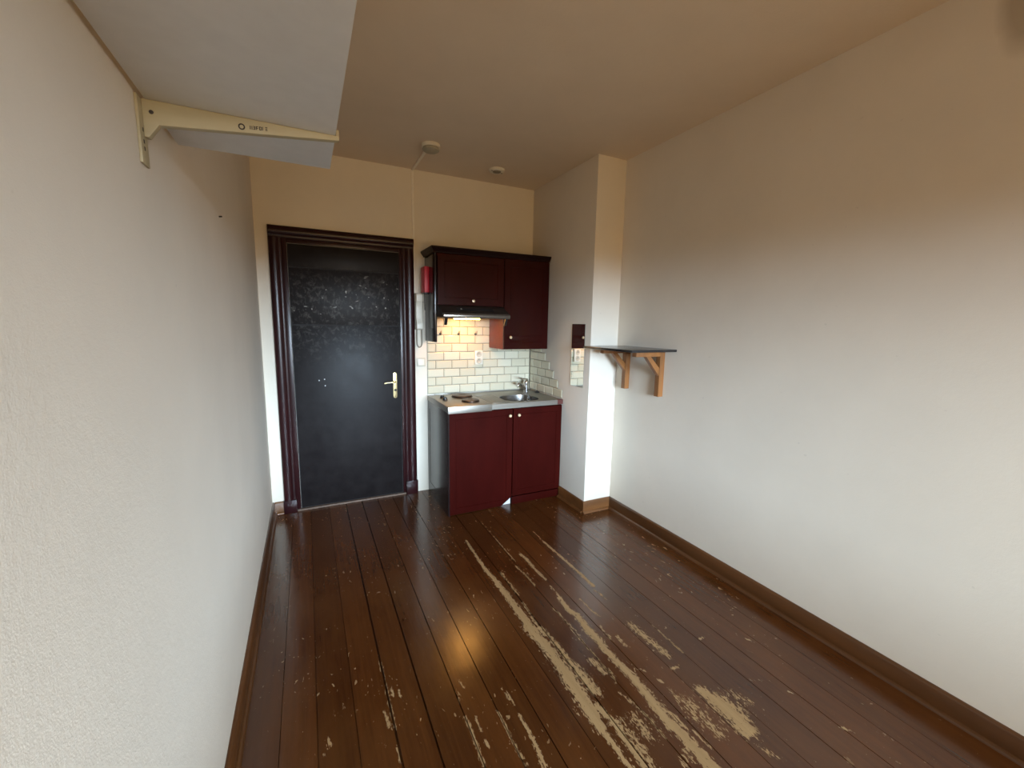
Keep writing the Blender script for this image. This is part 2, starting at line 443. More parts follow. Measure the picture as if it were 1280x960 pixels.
for p in ((-T, T), (W2 + T, T), (W2 + T, YF - T), (-T, YF - T)):
    v = fm.verts.new((p[0], p[1], -.014)); v[pl_l] = 0; base.append(v)
for p in ((-T, T), (W2 + T, T), (W2 + T, YF - T), (-T, YF - T)):
    base.append(fm.verts.new((p[0], p[1], -.06)))
fm.faces.new(base[:4]); fm.faces.new(base[4:])
for i in range(4): fm.faces.new((base[i], base[(i + 1) % 4], base[4 + (i + 1) % 4], base[4 + i]))
me = bpy.data.meshes.new('floor'); bmesh.ops.recalc_face_normals(fm, faces=list(fm.faces)); fm.to_mesh(me); fm.free()
me.materials.append(M['floor']); fl = bpy.data.objects.new('floor', me); C.objects.link(fl); fl['kind'] = 'structure'

b = B(); box(b, -T, W2 + T, YF - T, T, H, H + .1); struct('ceiling', b, M['ceil'])
b = B(); box(b, -T, 0, YF - T, T, 0, H); struct('wall_left', b, M['wall'])
b = B(); box(b, 0, W2 + T, 0, T, 0, H); struct('wall_back', b, M['wall_b'])
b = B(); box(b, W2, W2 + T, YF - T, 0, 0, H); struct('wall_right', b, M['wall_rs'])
b = B(); box(b, W1, W2, PY, 0, 0, H, .003); struct('wall_chimney', b, M['wall_r'])
# wall with the window behind the viewer
WX0, WX1, WZ0, WZ1 = WIN
b = B()
box(b, 0, WX0, YF - T, YF, 0, H); box(b, WX1, W2, YF - T, YF, 0, H)
box(b, WX0, WX1, YF - T, YF, 0, WZ0); box(b, WX0, WX1, YF - T, YF, WZ1, H)
struct('wall_front', b, M['wall_r'])
b = B(); fw = .06
box(b, WX0, WX0 + fw, YF - .09, YF - .03, WZ0, WZ1, .004); box(b, WX1 - fw, WX1, YF - .09, YF - .03, WZ0, WZ1, .004)
box(b, WX0 + fw, WX1 - fw, YF - .09, YF - .03, WZ0, WZ0 + fw, .004); box(b, WX0 + fw, WX1 - fw, YF - .09, YF - .03, WZ1 - fw, WZ1, .004)
mx = (WX0 + WX1) / 2; box(b, mx - .05, mx + .05, YF - .09, YF - .03, WZ0 + fw, WZ1 - fw, .004)
win = struct('window_1', b, M['white_lam'])
b = B(); box(b, WX0 + fw - .005, mx - .045, YF - .064, YF - .058, WZ0 + fw - .005, WZ1 - fw + .005); struct('pane', b, M['glass'], win, 0)
b = B(); box(b, mx + .045, WX1 - fw + .005, YF - .064, YF - .058, WZ0 + fw - .005, WZ1 - fw + .005); struct('pane', b, M['glass'], win, 0)

# skirting: board with rounded top plus quarter-round at its foot
def skirt_profile(h=.098, t=.016, q=.016):
    pts = [(0, 0), (t + q, 0)]
    pts += [(t + q * math.cos(a), q * math.sin(a)) for a in [PI / 8, PI / 4, 3 * PI / 8]] + [(t, q), (t, h - .012), (t - .004, h - .003), (t - .009, h), (0, h)]
    return pts
pr = skirt_profile()
b = B(); prism(b, [(x, z) for x, z in pr], 'y', YF, 0); struct('baseboard_left', b, M['wood_base'])
b = B(); prism(b, [(W2 - x, z) for x, z in pr], 'y', YF, PY); struct('baseboard_right', b, M['wood_base'])
b = B(); prism(b, [(-x, z) for x, z in pr], 'x', .016, .086); struct('baseboard_back', b, M['wood_base_x'])
b = B(); prism(b, [(W1 - x, z) for x, z in pr], 'y', PY - .0, -.626); prism(b, [(PY - x, z) for x, z in pr], 'x', W1 - .016, W2 - .016)
struct('baseboard_chimney', b, M['wood_base_x'])

# ------------------------------------------------------------------ the entrance door
dr = bpy.data.objects.new('door_1', None); C.objects.link(dr); dr.location = (.625, 0, 0); dr['kind'] = 'structure'
def casing_poly(s, xo, xi):      # section in (x, y): ogee-like moulding, thicker outside
    w = xi - xo
    return [(xo, 0), (xo, -.024), (xo + w * .06, -.031), (xo + w * .18, -.036), (xo + w * .34, -.038), (xo + w * .50, -.0375), (xo + w * .64, -.034), (xo + w * .74, -.028), (xo + w * .80, -.024), (xo + w * .86, -.024), (xi, -.020), (xi, 0)]
b = B()
prism(b, casing_poly(1, .085, .170), 'z', 0, 2.168); prism(b, casing_poly(1, 1.163, 1.068), 'z', 0, 2.168)
ct = [(p[1], 2.253 - (p[0] - .085)) for p in casing_poly(1, .085, .170)]
prism(b, ct, 'x', .085, 1.163)
obj('door_casing', b, M['oxblood'], dr)
b = B(); box(b, .080, .176, -.042, 0, 0, .105, .004); obj('plinth_block', b, M['oxblood'], dr)
b = B(); box(b, 1.062, 1.168, -.042, 0, 0, .122, .004); obj('plinth_block', b, M['oxblood'], dr)
b = B()
box(b, .170, .205, -.015, 0, 0, 2.168, .003); box(b, 1.040, 1.068, -.015, 0, 0, 2.168, .003); box(b, .205, 1.040, -.015, 0, 2.134, 2.168, .003)
obj('door_stop', b, M['oxblood'], dr)
leaf = B()
for z0, z1 in ((.022, 1.5155), (1.5245, 1.9525), (1.9605, 2.128)):
    box(leaf, .212, 1.034, -.009, -.001, z0, z1, .0015)
lf = obj('door_leaf', leaf, M['door'], dr)
b = B(); box(b, .206, 1.040, -.002, -.0002, .01, 2.133); obj('door_gap', b, M['gap'], dr)
b = B(); box(b, .176, 1.062, -.030, -.0, 0, .016, .005); th = obj('threshold', b, simple('worn_threshold', (.13, .085, .06), .6, vary=.5, nscale=60), dr)
# handle set
b = B()
pts = []
for i in range(13): a = PI * i / 12; pts.append((.986 + .016 * math.cos(a), 1.103 + .016 * math.sin(a)))
for i in range(13): a = PI + PI * i / 12; pts.append((.986 + .016 * math.cos(a), .910 + .016 * math.sin(a)))
prism(b, pts, 'y', -.015, -.009, .0015)
hp = obj('handle_plate', b, M['brass'], lf); hp['label'] = 'brass back plate'
b = B(); tube(b, [(.984, -.012, 1.038), (.984, -.035, 1.038), (.978, -.048, 1.038), (.95, -.050, 1.038), (.92, -.049, 1.036), (.892, -.046, 1.031)], [.010, .009, .0085, .007, .007, .008]); obj('lever', b, M['brass'], hp)
b = B(); lathe(b, [(.011, 0), (.011, .005), (.007, .0065), (0, .0065)], (.987, -.014, .965), (0, -1, 0), 18); box(b, .9855, .9885, -.022, -.020, .957, .972); obj('keyhole', b, M['ink'], hp)
b = B()
for z in (1.108, .906): lathe(b, [(.004, 0), (.004, .001), (0, .002)], (.986, -.0145, z), (0, -1, 0), 10)
obj('screw', b, M['ink'], hp)
# three old screw holes left on the leaf
b = B()
for x, z in ((.385, 1.075), (.425, 1.083), (.428, 1.03)): lathe(b, [(.005, 0), (.004, .001), (0, .0012)], (x, -.0085, z), (0, -1, 0), 8)
obj('screw_filler', b, M['white_lam'], lf)

# ------------------------------------------------------------------ wall cabinets
CX0, CXM, CX1 = 1.262, 1.874, 2.3265
YC = -.318                        # carcass front
def knob(parent, x, y, z, mat='knob', r=.0135):
    b = B(); lathe(b, [(.007, 0), (.0055, .006), (.0055, .011), (r, .017), (r * 1.02, .021), (r * .75, .027), (0, .029)], (x, y, z), (0, -1, 0), 20)
    return obj('knob', b, M[mat], parent)
wc = thing('wall_cabinet', 'short dark red wall cabinet over the cooker hood, with a flap door', 'cabinet', ((CX0 + CXM) / 2, -.16, 1.395))
b = B(); box(b, CX0, CX0 + .016, YC, -.0005, 1.395, 2.112, .001); s = obj('side_panel', b, M['cab_side'], wc); s['label'] = 'dark glossy side panel reaching below the hood'
b = B()
box(b, CX0 + .016, CXM, YC, -.0005, 2.096, 2.112); box(b, CX0 + .016, CXM, YC, -.0005, 1.700, 1.716); box(b, CX0 + .016, CXM, -.012, -.0005, 1.716, 2.096); box(b, CXM - .016, CXM - .0005, YC, -.012, 1.716, 2.096)
obj('carcass', b, M['cab_up'], wc)
b = B(); panel_front(b, 1.281, 1.871, 1.702, 2.108, YC - .020, .018, .058); d = obj('door', b, M['cab_up'], wc); knob(d, 1.583, YC - .020, 1.739)
wc2 = thing('wall_cabinet', 'tall dark red wall cabinet at the right, hanging beside the hood', 'cabinet', ((CXM + CX1) / 2, -.16, 1.328))
b = B()
box(b, CXM + .0005, CXM + .017, YC, -.0005, 1.328, 2.112, .001); box(b, CX1 - .016, CX1, YC, -.0005, 1.328, 2.112, .001)
box(b, CXM + .017, CX1 - .016, YC, -.0005, 1.328, 1.344); box(b, CXM + .017, CX1 - .016, YC, -.0005, 2.096, 2.112); box(b, CXM + .017, CX1 - .016, -.012, -.0005, 1.344, 2.096)
obj('carcass', b, simple('cabinet_side_brown', (.13, .012, .004), .4, vary=.15), wc2)
b = B(); panel_front(b, 1.877, 2.323, 1.330, 2.108, YC - .020, .018, .060)
box(b, 1.939, 2.262, YC - .021, YC - .012, 1.412, 1.455, .003)
d = obj('door', b, M['cab_up'], wc2); knob(d, 1.934, YC - .021, 1.436)
# cornice: moulded strip running over both cabinets
b = B()
prof = [(0, 0), (.012, 0), (.014, .010), (.022, .018), (.030, .030), (.034, .034), (.034, .046), (0, .046)]   # (outwards, up)
def cornice(b):
    t = bmesh.new(); z0 = 2.1125; rings = []
    for o, z in prof:
        rings.append([t.verts.new(p) for p in ((CX0 - o, -.001, z0 + z), (CX0 - o, YC - .020 - o + .012, z0 + z), (CX1 - .0005, YC - .020 - o + .012, z0 + z), (CX1 - .0005, -.001, z0 + z))])
    for a, c in zip(rings, rings[1:]):
        for i in range(4): t.faces.new((a[i], a[(i + 1) % 4], c[(i + 1) % 4], c[i]))
    t.faces.new(rings[0]); t.faces.new(rings[-1]); bmesh.ops.recalc_face_normals(t, faces=list(t.faces)); merge(b, t)
cornice(b); tag(obj('cornice', b, M['cornice']), 'dark moulded cornice running along the top of both wall cabinets', 'cornice')

# ------------------------------------------------------------------ cooker hood
hd = thing('cooker_hood', 'slim dark cooker hood with its warm lamp lit, under the short cabinet', 'cooker hood', (1.57, -.24, 1.59))
b = B(); HX0, HX1 = 1.282, 1.866
prism(b, [(-.002, 1.600), (-.002, 1.697), (-.335, 1.697), (-.352, 1.690), (-.470, 1.634), (-.470, 1.600)], 'x', HX0, HX1, .003); obj('body', b, M['hood'], hd)
b = B(); prism(b, [(-.466, 1.594), (-.466, 1.636), (-.478, 1.632), (-.488, 1.620), (-.488, 1.604), (-.480, 1.594)], 'x', HX0 + .002, HX1 - .002, .002); l = obj('front_lip', b, M['hoodlip'], hd); l['label'] = 'grey metal front lip'
# dark control slot on the sloping face
def slope_y(z): return -.352 - (1.690 - z) / (1.690 - 1.634) * .118
b = B(); prism(b, [(slope_y(1.676) - .0005, 1.676), (slope_y(1.655) - .0005, 1.655), (slope_y(1.655) - .004, 1.657), (slope_y(1.676) - .004, 1.678)], 'x', 1.42, 1.74); cs = obj('control_slot', b, M['gap'], hd)
b = B(); lathe(b, [(.007, 0), (.007, .006), (.004, .008), (0, .008)], (1.455, slope_y(1.665) - .003, 1.666), (0, -.43, .9), 14); obj('switch', b, M['grey_pl'], cs)
for x in (HX0 + .022, HX1 - .038):
    b = B(); prism(b, [(-.476, 1.597), (-.446, 1.597), (-.428, 1.540), (-.446, 1.537)], 'x', x, x + .020, .002); obj('hinge_arm', b, M['black_pl'], hd)
b = B(); box(b, HX0 + .02, HX1 - .02, -.45, -.03, 1.596, 1.600); obj('grease_filter', b, M['grey_pl'], hd)
b = B(); box(b, 1.47, 1.69, -.235, -.165, 1.586, 1.597, .004); obj('lamp_lens', b, M['bulb'], hd)

# ------------------------------------------------------------------ tiles
def tile(bm, axis, u0, u1, z0, z1, face):
    t = bmesh.new(); bv = .008; th = .007; bt = .0025
    def P(u, z, d): return (u, -d, z) if axis == 'y' else (face - d, u, z)
    r0 = [P(u0, z0, 0), P(u1, z0, 0), P(u1, z1, 0), P(u0, z1, 0)]
    r1 = [P(u0, z0, bt), P(u1, z0, bt), P(u1, z1, bt), P(u0, z1, bt)]
    bu = min(bv, (u1 - u0) * .3)
    r2 = [P(u0 + bu, z0 + bv, th), P(u1 - bu, z0 + bv, th), P(u1 - bu, z1 - bv, th), P(u0 + bu, z1 - bv, th)]
    R = [[t.verts.new(p) for p in r] for r in (r0, r1, r2)]
    for a, c in zip(R, R[1:]):
        for i in range(4): t.faces.new((a[i], a[(i + 1) % 4], c[(i + 1) % 4], c[i]))
    t.faces.new(R[2]); t.faces.new(R[0]); bmesh.ops.recalc_face_normals(t, faces=list(t.faces)); merge(bm, t)
def trim(*a):
    o = thing(*a); o['kind'] = 'structure'; return o
TZ0 = .9075; RH = .0765; G = .0018
ROWZ = [TZ0 + RH * i for i in range(10)]
bs = trim('trim_1', 'glossy cream brick tiles on the back wall behind hob and sink', 'tiles', (1.8, 0, TZ0))
b = B(); box(b, 1.274, 2.3265, -.002, -.0003, TZ0, TZ0 + RH * 9); obj('grout', b, M['grout'], bs)
b = B()
for i in range(9):
    z0 = ROWZ[i]; x = 1.275 + (.0 if i % 2 == 0 else -.0765); z1 = z0 + RH
    while x < 2.318:
        a, c = max(x, 1.275), min(x + .153, 2.318)
        if c - a > .012: tile(b, 'y', a + G, c - G, z0 + G, z1 - G, 0)
        x += .153
obj('tile_field', b, M['tile'], bs, 0)
ss = trim('trim_2', 'stepped cream brick tiles on the side wall right of the sink', 'tiles', (W1, -.3, TZ0))
b = B(); gb = B()
for i in range(5 + 1):
    z0 = ROWZ[i]; z1 = z0 + RH; end = -.617 + .0765 * i
    if z1 > 1.327: z1 = 1.327
    if z1 - z0 < .02: continue
    y = end
    box(gb, W1 - .002, W1 - .0003, end, -.008, z0, z1)
    while y < -.012:
        c = min(y + .153, -.0085)
        if c - y > .012: tile(b, 'x', y + G, c - G, z0 + G, z1 - G, W1)
        y += .153
obj('grout', gb, M['grout'], ss); obj('tile_field', b, M['tile'], ss, 0)
# hooks on the tiles
for k, (x, lb) in enumerate(((1.396, 'small wire hook on the tiles, nearest the door'), (1.568, 'small wire hook on the tiles, middle of the three under the hood'), (1.735, 'small wire hook on the tiles, nearest the tall cabinet'))):
    t = thing('wall_hook', lb, 'hook', (x, -.0045, 1.45), 'hooks on the tiles')
    b = B(); lathe(b, [(.011, 0), (.011, .003), (.006, .005), (0, .005)], (x, -.006, 1.455), (0, -1, 0), 16); obj('rose', b, M['black_pl'], t)
    b = B(); tube(b, [(x, -.009, 1.455), (x, -.030, 1.450), (x, -.042, 1.452), (x, -.048, 1.466), (x, -.050, 1.486)], .0028, 8)
    tube(b, [(x, -.010, 1.456), (x, -.020, 1.462), (x, -.024, 1.480)], .0025, 8); obj('prong', b, M['steel'], t)
# double socket
so = thing('wall_socket', 'white double wall socket on the tiles above the hob', 'socket', (1.762, -.007, 1.195))
b = B(); box(b, 1.722, 1.802, -.030, -.0072, 1.170, 1.302, .005); obj('face_plate', b, M['white_pl'], so)
for z in (1.204, 1.268):
    b = B(); lathe(b, [(.027, .0), (.027, .0015), (.023, .0025), (.021, .0008), (0, .0006)], (1.762, -.030, z), (0, -1, 0), 28); r_ = obj('outlet', b, M['ivory_pl'], so)
    b = B()
    for dx in (-.0095, .0095): lathe(b, [(.0036, 0), (.0036, .001), (0, .001)], (1.762 + dx, -.0308, z), (0, -1, 0), 10)
    lathe(b, [(.003, 0), (.003, .006), (0, .007)], (1.762, -.0308, z + .012), (0, -1, 0), 10)
    obj('pin_hole', b, M['ink'], r_)

# ------------------------------------------------------------------ base cabinet
KX0, KX1, KY = 1.272, 2.3262, -.600
bc = thing('base_cabinet', 'red-brown two-door sink cabinet standing on the floor beside the door', 'cabinet', ((KX0 + KX1) / 2, -.3, 0))
b = B()
box(b, KX0 + .002, KX0 + .016, KY - .018, -.012, 0, .858); box(b, KX0, KX0 + .004, KY - .018, KY + .05, 0, .858); box(b, KX0, KX0 + .004, -.07, -.012, 0, .858); box(b, KX0, KX0 + .004, KY + .05, -.07, .79, .858); box(b, KX0, KX0 + .004, KY + .05, -.07, 0, .10)
s = obj('side_panel', b, M['cab_side'], bc); s['label'] = 'dark glossy framed side panel'
b = B(); box(b, KX0 + .016, KX1, KY, -.012, .09, .106); box(b, KX1 - .016, KX1, KY, -.012, 0, .858); box(b, KX0 + .016, KX1 - .016, -.028, -.012, .106, .858); box(b, 1.80, KX1 - .016, KY, KY + .016, .09, .12); obj('carcass', b, M['cab'], bc)
b = B(); box(b, 1.286, 1.842, KY + .012, KY + .028, 0.0, .09); k_ = obj('kickboard', b, M['white_lam'], bc); k_['label'] = 'white kickboard showing behind the broken corner'
# left door: bottom right corner is broken off
b = B(); dy = KY - .020
panel_front(b, 1.286, 1.838, .006, .850, dy, .018, .052)
cut = bmesh.ops.bisect_plane(b, geom=list(b.verts) + list(b.edges) + list(b.faces), plane_co=(1.742, 0, .006), plane_no=Vector((.58, 0, -.80)), clear_outer=True)
es = [e for e in cut['geom_cut'] if isinstance(e, bmesh.types.BMEdge)]
bmesh.ops.holes_fill(b, edges=es)
d = obj('door', b, M['cab'], bc); d['label'] = 'left door with a broken bottom corner'; knob(d, 1.807, dy, .795)
b = B(); panel_front(b, 1.845, 2.324, .078, .850, dy, .018, .052); d = obj('door', b, M['cab'], bc); knob(d, 1.890, dy, .795)
b = B(); box(b, 1.845, 2.324, KY - .012, KY - .0, 0, .066, .002); box(b, 1.845, 2.324, KY - .017, KY - .011, .060, .070, .002); obj('plinth', b, M['cab'], bc)

# worktop: pressed steel with bowl, drainer and hob
wt = thing('worktop', 'pressed steel worktop with sink bowl and two hotplates on the base cabinet', 'worktop', (1.8, -.31, .86))
WX, WY0, WY1, ZT = (1.270, 2.3262), -.628, -.010, .900
b = B(); t = bmesh.new(); cx, cy, rx, ry = 2.002, -.405, .168, .158; NS = 72
def sup(a, s=1.0):
    c, sn = math.cos(a), math.sin(a); e = .72
    return cx + rx * s * math.copysign(abs(c) ** e, c), cy + ry * s * math.copysign(abs(sn) ** e, sn)
def rect(a):
    c, sn = math.cos(a), math.sin(a); k = 9e9
    if c > 1e-9: k = min(k, (WX[1] - cx) / c)
    if c < -1e-9: k = min(k, (WX[0] - cx) / c)
    if sn > 1e-9: k = min(k, (WY1 - cy) / sn)
    if sn < -1e-9: k = min(k, (WY0 - cy) / sn)
    return cx + c * k, cy + sn * k
angs = sorted([2 * PI * i / NS for i in range(NS)] + [math.atan2(y - cy, x - cx) % (2 * PI) for x in WX for y in (WY0, WY1)])
def rg(f, z): return [t.verts.new((*f(a), z)) for a in angs]
R = [rg(rect, ZT - .042), rg(rect, ZT), rg(lambda a: sup(a, 1.06), ZT), rg(lambda a: sup(a, 1.0), ZT - .004), rg(lambda a: sup(a, .985), ZT - .03)]
n = len(angs)
for a, c in zip(R, R[1:]):
    for i in range(n): t.faces.new((a[i], a[(i + 1) % n], c[(i + 1) % n], c[i]))
bmesh.ops.recalc_face_normals(t, faces=list(t.faces)); merge(b, t)
box(b, WX[0], WX[1], WY1 - .006, WY1 + .0015, ZT, ZT + .0065, .001)
obj('top', b, M['steel'], wt)
b = B(); t = bmesh.new()
R = [rg(lambda a: sup(a, .988), ZT - .006), rg(lambda a: sup(a, .97), ZT - .06), rg(lambda a: sup(a, .93), ZT - .12), rg(lambda a: sup(a, .82), ZT - .145), rg(lambda a: sup(a, .18), ZT - .152), rg(lambda a: sup(a, .14), ZT - .158)]
for a, c in zip(R, R[1:]):
    for i in range(n): t.faces.new((a[i], a[(i + 1) % n], c[(i + 1) % n], c[i]))
t.faces.new(R[-1]); bmesh.ops.recalc_face_normals(t, faces=list(t.faces)); bmesh.ops.reverse_faces(t, faces=list(t.faces)); merge(b, t)
bo = obj('sink_bowl', b, M['steel_bowl'], wt)
b = B(); lathe(b, [(.028, 0), (.028, .002), (.018, .003), (.016, .001), (0, .001)], (cx, cy, ZT - .157), (0, 0, 1), 20); obj('drain', b, M['chrome'], bo)
b = B()
for x0, x1, y0, y1 in ((1.668, 1.826, -.588, -.582), (1.668, 1.826, -.192, -.186), (1.668, 1.674, -.582, -.192), (1.820, 1.826, -.582, -.192)): box(b, x0, x1, y0, y1, ZT, ZT + .0025, .001)
for i in range(5): box(b, 1.692 + .026 * i, 1.697 + .026 * i, -.56, -.21, ZT, ZT + .0015, .0006)
obj('drainer', b, M['steel'], wt)
b = B(); box(b, 1.2705, 1.642, WY0 - .007, -.095, ZT, ZT + .006, .0025); box(b, 1.2705, 1.642, WY0 - .007, WY0 - .0002, .850, ZT + .004, .002)
hb = obj('hob_panel', b, M['steel'], wt)
for x, y, r in ((1.530, -.215, .090), (1.522, -.452, .0725)):
    b = B(); lathe(b, [(r + .004, 0), (r + .004, .004), (r, .006), (r, .014), (r - .004, .0165), (r * .35, .0165), (r * .3, .0145), (0, .0145)], (x, y, ZT + .006), (0, 0, 1), 40)
    h = obj('hotplate', b, M['hot'], hb)
for x, y in ((1.345, -.225), (1.342, -.320)):
    b = B(); lathe(b, [(.021, 0), (.021, .005), (.017, .008), (.0155, .022), (.012, .024), (0, .024)], (x, y, ZT + .006), (0, 0, 1), 20); box(b, x - .003, x + .003, y - .017, y + .017, ZT + .028, ZT + .033, .001); obj('control_knob', b, M['black_pl'], hb)
b = B(); box(b, 2.272, 2.3262, WY0 - .0015, WY0 - .0001, ZT - .040, ZT + .0005); box(b, 2.272, 2.3262, WY0 - .0015, WY0 + .03, ZT + .0001, ZT + .001); e_ = obj('bare_end', b, M['chip'], wt); e_['label'] = 'reddish end where the steel is missing'
# mixer tap
tp = thing('mixer_tap', 'chrome single-lever mixer tap standing at the back of the sink', 'tap', (2.222, -.125, ZT))
b = B(); lathe(b, [(.027, 0), (.027, .006), (.022, .010), (.0215, .075), (.024, .082), (.024, .100), (.019, .108), (0, .110)], (2.222, -.125, ZT), (0, 0, 1), 28); obj('tap_body', b, M['chrome'], tp)
b = B(); tube(b, [(2.208, -.130, ZT + .032), (2.180, -.141, ZT + .058), (2.146, -.155, ZT + .082), (2.122, -.164, ZT + .089), (2.114, -.167, ZT + .083), (2.113, -.168, ZT + .072)], [.016, .0145, .013, .0135, .014, .014], 16); obj('spout', b, M['chrome'], tp)
b = B(); prism(b, [(0, 0), (.012, .012), (.07, .022), (.118, .040), (.116, .047), (.066, .034), (0, .024), (-.018, .018), (-.018, 0)], 'y', -.010, .010, .003)
bmesh.ops.rotate(b, verts=list(b.verts), cent=(0, 0, 0), matrix=Matrix.Rotation(math.atan2(-.37, -.93), 3, 'Z')); bmesh.ops.translate(b, verts=list(b.verts), vec=(2.222, -.125, ZT + .106)); obj('lever', b, M['chrome'], tp)
b = B(); lathe(b, [(.022, 0), (.024, .004), (.020, .012), (.008, .014), (.006, .020), (0, .021)], (2.296, -.215, ZT), (0, 0, 1), 20); pg = tag(obj('sink_plug', b, M['black_pl']), 'black rubber sink plug lying by the tiles right of the tap', 'plug')

# ------------------------------------------------------------------ small things by the door
ex = thing('fire_blanket_box', 'red box hung on the left side of the short wall cabinet', 'box', (1.238, -.11, 1.80))
b = B(); box(b, 1.219, 1.2612, -.160, -.040, 1.806, 2.020, .006); obj('case', b, M['red'], ex)
b = B(); box(b, 1.222, 1.258, -.150, -.050, 1.798, 1.807, .002); 
tube(b, [(1.232, -.10, 1.80), (1.232, -.10, 1.74), (1.236, -.09, 1.66)], .003, 8); obj('pull_tab', b, M['black_pl'], ex)

ph = thing('intercom_handset', 'beige intercom handset on the wall between door frame and cabinet', 'intercom', (1.198, 0, 1.49))
b = B(); box(b, 1.166, 1.240, -.026, -.0003, 1.490, 1.806, .008); obj('base_plate', b, M['ivory_pl'], ph)
b = B()
prism(b, [(-.026, 1.80), (-.056, 1.802), (-.064, 1.79), (-.062, 1.735), (-.052, 1.720), (-.046, 1.690), (-.046, 1.590), (-.054, 1.560), (-.062, 1.545), (-.062, 1.502), (-.054, 1.492), (-.026, 1.494), (-.027, 1.53), (-.030, 1.58), (-.030, 1.71), (-.027, 1.74)], 'x', 1.172, 1.226, .005); obj('handset', b, M['white_pl'], ph)
b = B(); box(b, 1.164, 1.242, -.030, -.0265, 1.726, 1.733, .001); box(b, 1.168, 1.1705, -.0275, -.026, 1.50, 1.72); obj('cradle_line', b, M['grey_pl'], ph)
b = B()
path = []
for i in range(25):
    a = PI * i / 24; path.append(Vector((1.205 - .022 * math.cos(a), -.018, 1.375 - .038 * math.sin(a))))
path = [Vector((1.183, -.018, 1.492 - .117 * i / 12)) for i in range(12)] + path + [Vector((1.227, -.018, 1.375 + .117 * i / 12)) for i in range(1, 13)]
tube(b, path, .0045, 10); obj('cord', b, M['grey_pl'], ph)

sw = thing('light_switch', 'beige light switch on the white wall beside the tiles', 'switch', (1.218, 0, 1.165))
b = B(); box(b, 1.180, 1.258, -.012, -.0003, 1.164, 1.242, .004); obj('face_plate', b, M['ivory_pl'], sw)
b = B(); prism(b, [(-.0115, 1.176), (-.019, 1.176), (-.0145, 1.230), (-.0115, 1.230)], 'x', 1.192, 1.246, .001); obj('rocker', b, M['white_pl'], sw)

# cable trunking from the detector down to the handset
DX, DY = 1.176, -.555
b = B(); box(b, 1.158, 1.178, -.012, -.0003, 1.806, H - .0005, .002); box(b, 1.158, 1.178, DY + .075, -.012, H - .012, H - .0003, .002)
tag(obj('cable_trunking', b, M['trunk']), 'thin white cable trunking running up the wall and over to the detector', 'trunking')
sd = thing('smoke_detector', 'round deep smoke detector at the end of the trunking on the ceiling', 'smoke detector', (DX, DY, H))
b = B(); lathe(b, [(.066, 0.0005), (.066, .020), (.062, .023)], (DX, DY, H), (0, 0, -1), 40); obj('base', b, M['white_pl'], sd)
b = B(); lathe(b, [(.056, .023), (.056, .029), (.061, .031), (.059, .040), (.046, .048), (.02, .051), (0, .051)], (DX, DY, H), (0, 0, -1), 40); cv = obj('cover', b, M['detector'], sd)
b = B(); lathe(b, [(.0575, .0235), (.0575, .0305)], (DX, DY, H), (0, 0, -1), 40); obj('vent_ring', b, M['grey_pl'], sd)
ad = thing('ceiling_sensor', 'flat round white sensor on the ceiling above the wall cabinets', 'sensor', (1.792, -.335, H))
b = B(); lathe(b, [(.064, .0005), (.064, .010), (.058, .018), (.040, .020), (.036, .016), (0, .016)], (1.792, -.335, H), (0, 0, -1), 40); obj('rim', b, M['white_pl'], ad)
b = B(); lathe(b, [(.034, .016), (.032, .022), (0, .024)], (1.792, -.335, H), (0, 0, -1), 30); obj('centre', b, M['grey_pl'], ad)
for sx in (-1, 1):
    b = B(); lathe(b, [(.006, 0), (.006, .002), (0, .003)], (1.792 + sx * .049, -.335 + sx * .012, H - .0185), (0, 0, -1), 12); obj('screw', b, M['ink'], ad)


# mirror on the side of the chimney breast
b = B(); box(b, W1 - .005, W1 - .0003, -.923, -.739, 1.046, 1.563); tag(obj('mirror', b, M['mirror'], None, 0), 'narrow frameless mirror on the chimney breast, right of the stepped tiles', 'mirror')

# ------------------------------------------------------------------ shelf on the right wall
rs_ = thing('wall_shelf', 'small black shelf on two wooden brackets, on the right wall by the chimney breast', 'shelf', (2.4, -1.35, 1.055))
b = B(); box(b, 2.196, W2 - .0005, -1.617, -1.085, 1.383, 1.399, .0015); obj('board', b, M['blackboard'], rs_)
for y0, y1, zb in ((-1.515, -1.473, 1.055), (-1.160, -1.118, 1.062)):
    b = B(); box(b, W2 - .044, W2 - .0005, y0, y1, zb, 1.3825, .002); up = obj('upright', b, M['pine'], rs_)
    b = B(); box(b, 2.330, W2 - .044, y0, y1, 1.345, 1.3825, .002); obj('arm', b, M['pine'], up)
    b = B(); prism(b, [(2.425, 1.3448), (2.468, 1.3448), (W2 - .0445, 1.262), (W2 - .0445, 1.205)], 'y', y0 + .004, y1 - .004, .0015); obj('brace', b, M['pine'], up)

# ------------------------------------------------------------------ shelf on the left wall
ls = thing('wall_shelf', 'long white laminate shelf overhead on the left wall, with a pale bracket', 'shelf', (.2, -3.0, 1.9))
b = B(); box(b, .012, .403, -4.3, -2.172, 2.038, 2.056, .001); obj('board', b, M['white_lam'], ls)
def left_bracket(yf):
    b = B(); box(b, .0004, .006, yf - .027, yf + .020, 1.896, 2.0365, .001); w_ = obj('wall_plate', b, M['pale'], ls)
    b = B(); prism(b, [(.006, 2.0375), (.412, 2.0375), (.412, 2.056), (.406, 2.056), (.405, 2.0376), (.400, 2.0376), (.400, 2.026), (.034, 1.987), (.014, 1.958), (.006, 1.958)][:2] + [(.412, 2.027), (.400, 2.0255), (.034, 1.987), (.014, 1.958), (.006, 1.958)], 'y', yf, yf + .018, .0008)
    box(b, .4045, .412, yf, yf + .018, 2.0375, 2.052, .001)
    a_ = obj('arm', b, M['pale'], w_)
    return a_
a_ = left_bracket(-2.45)
b = B()
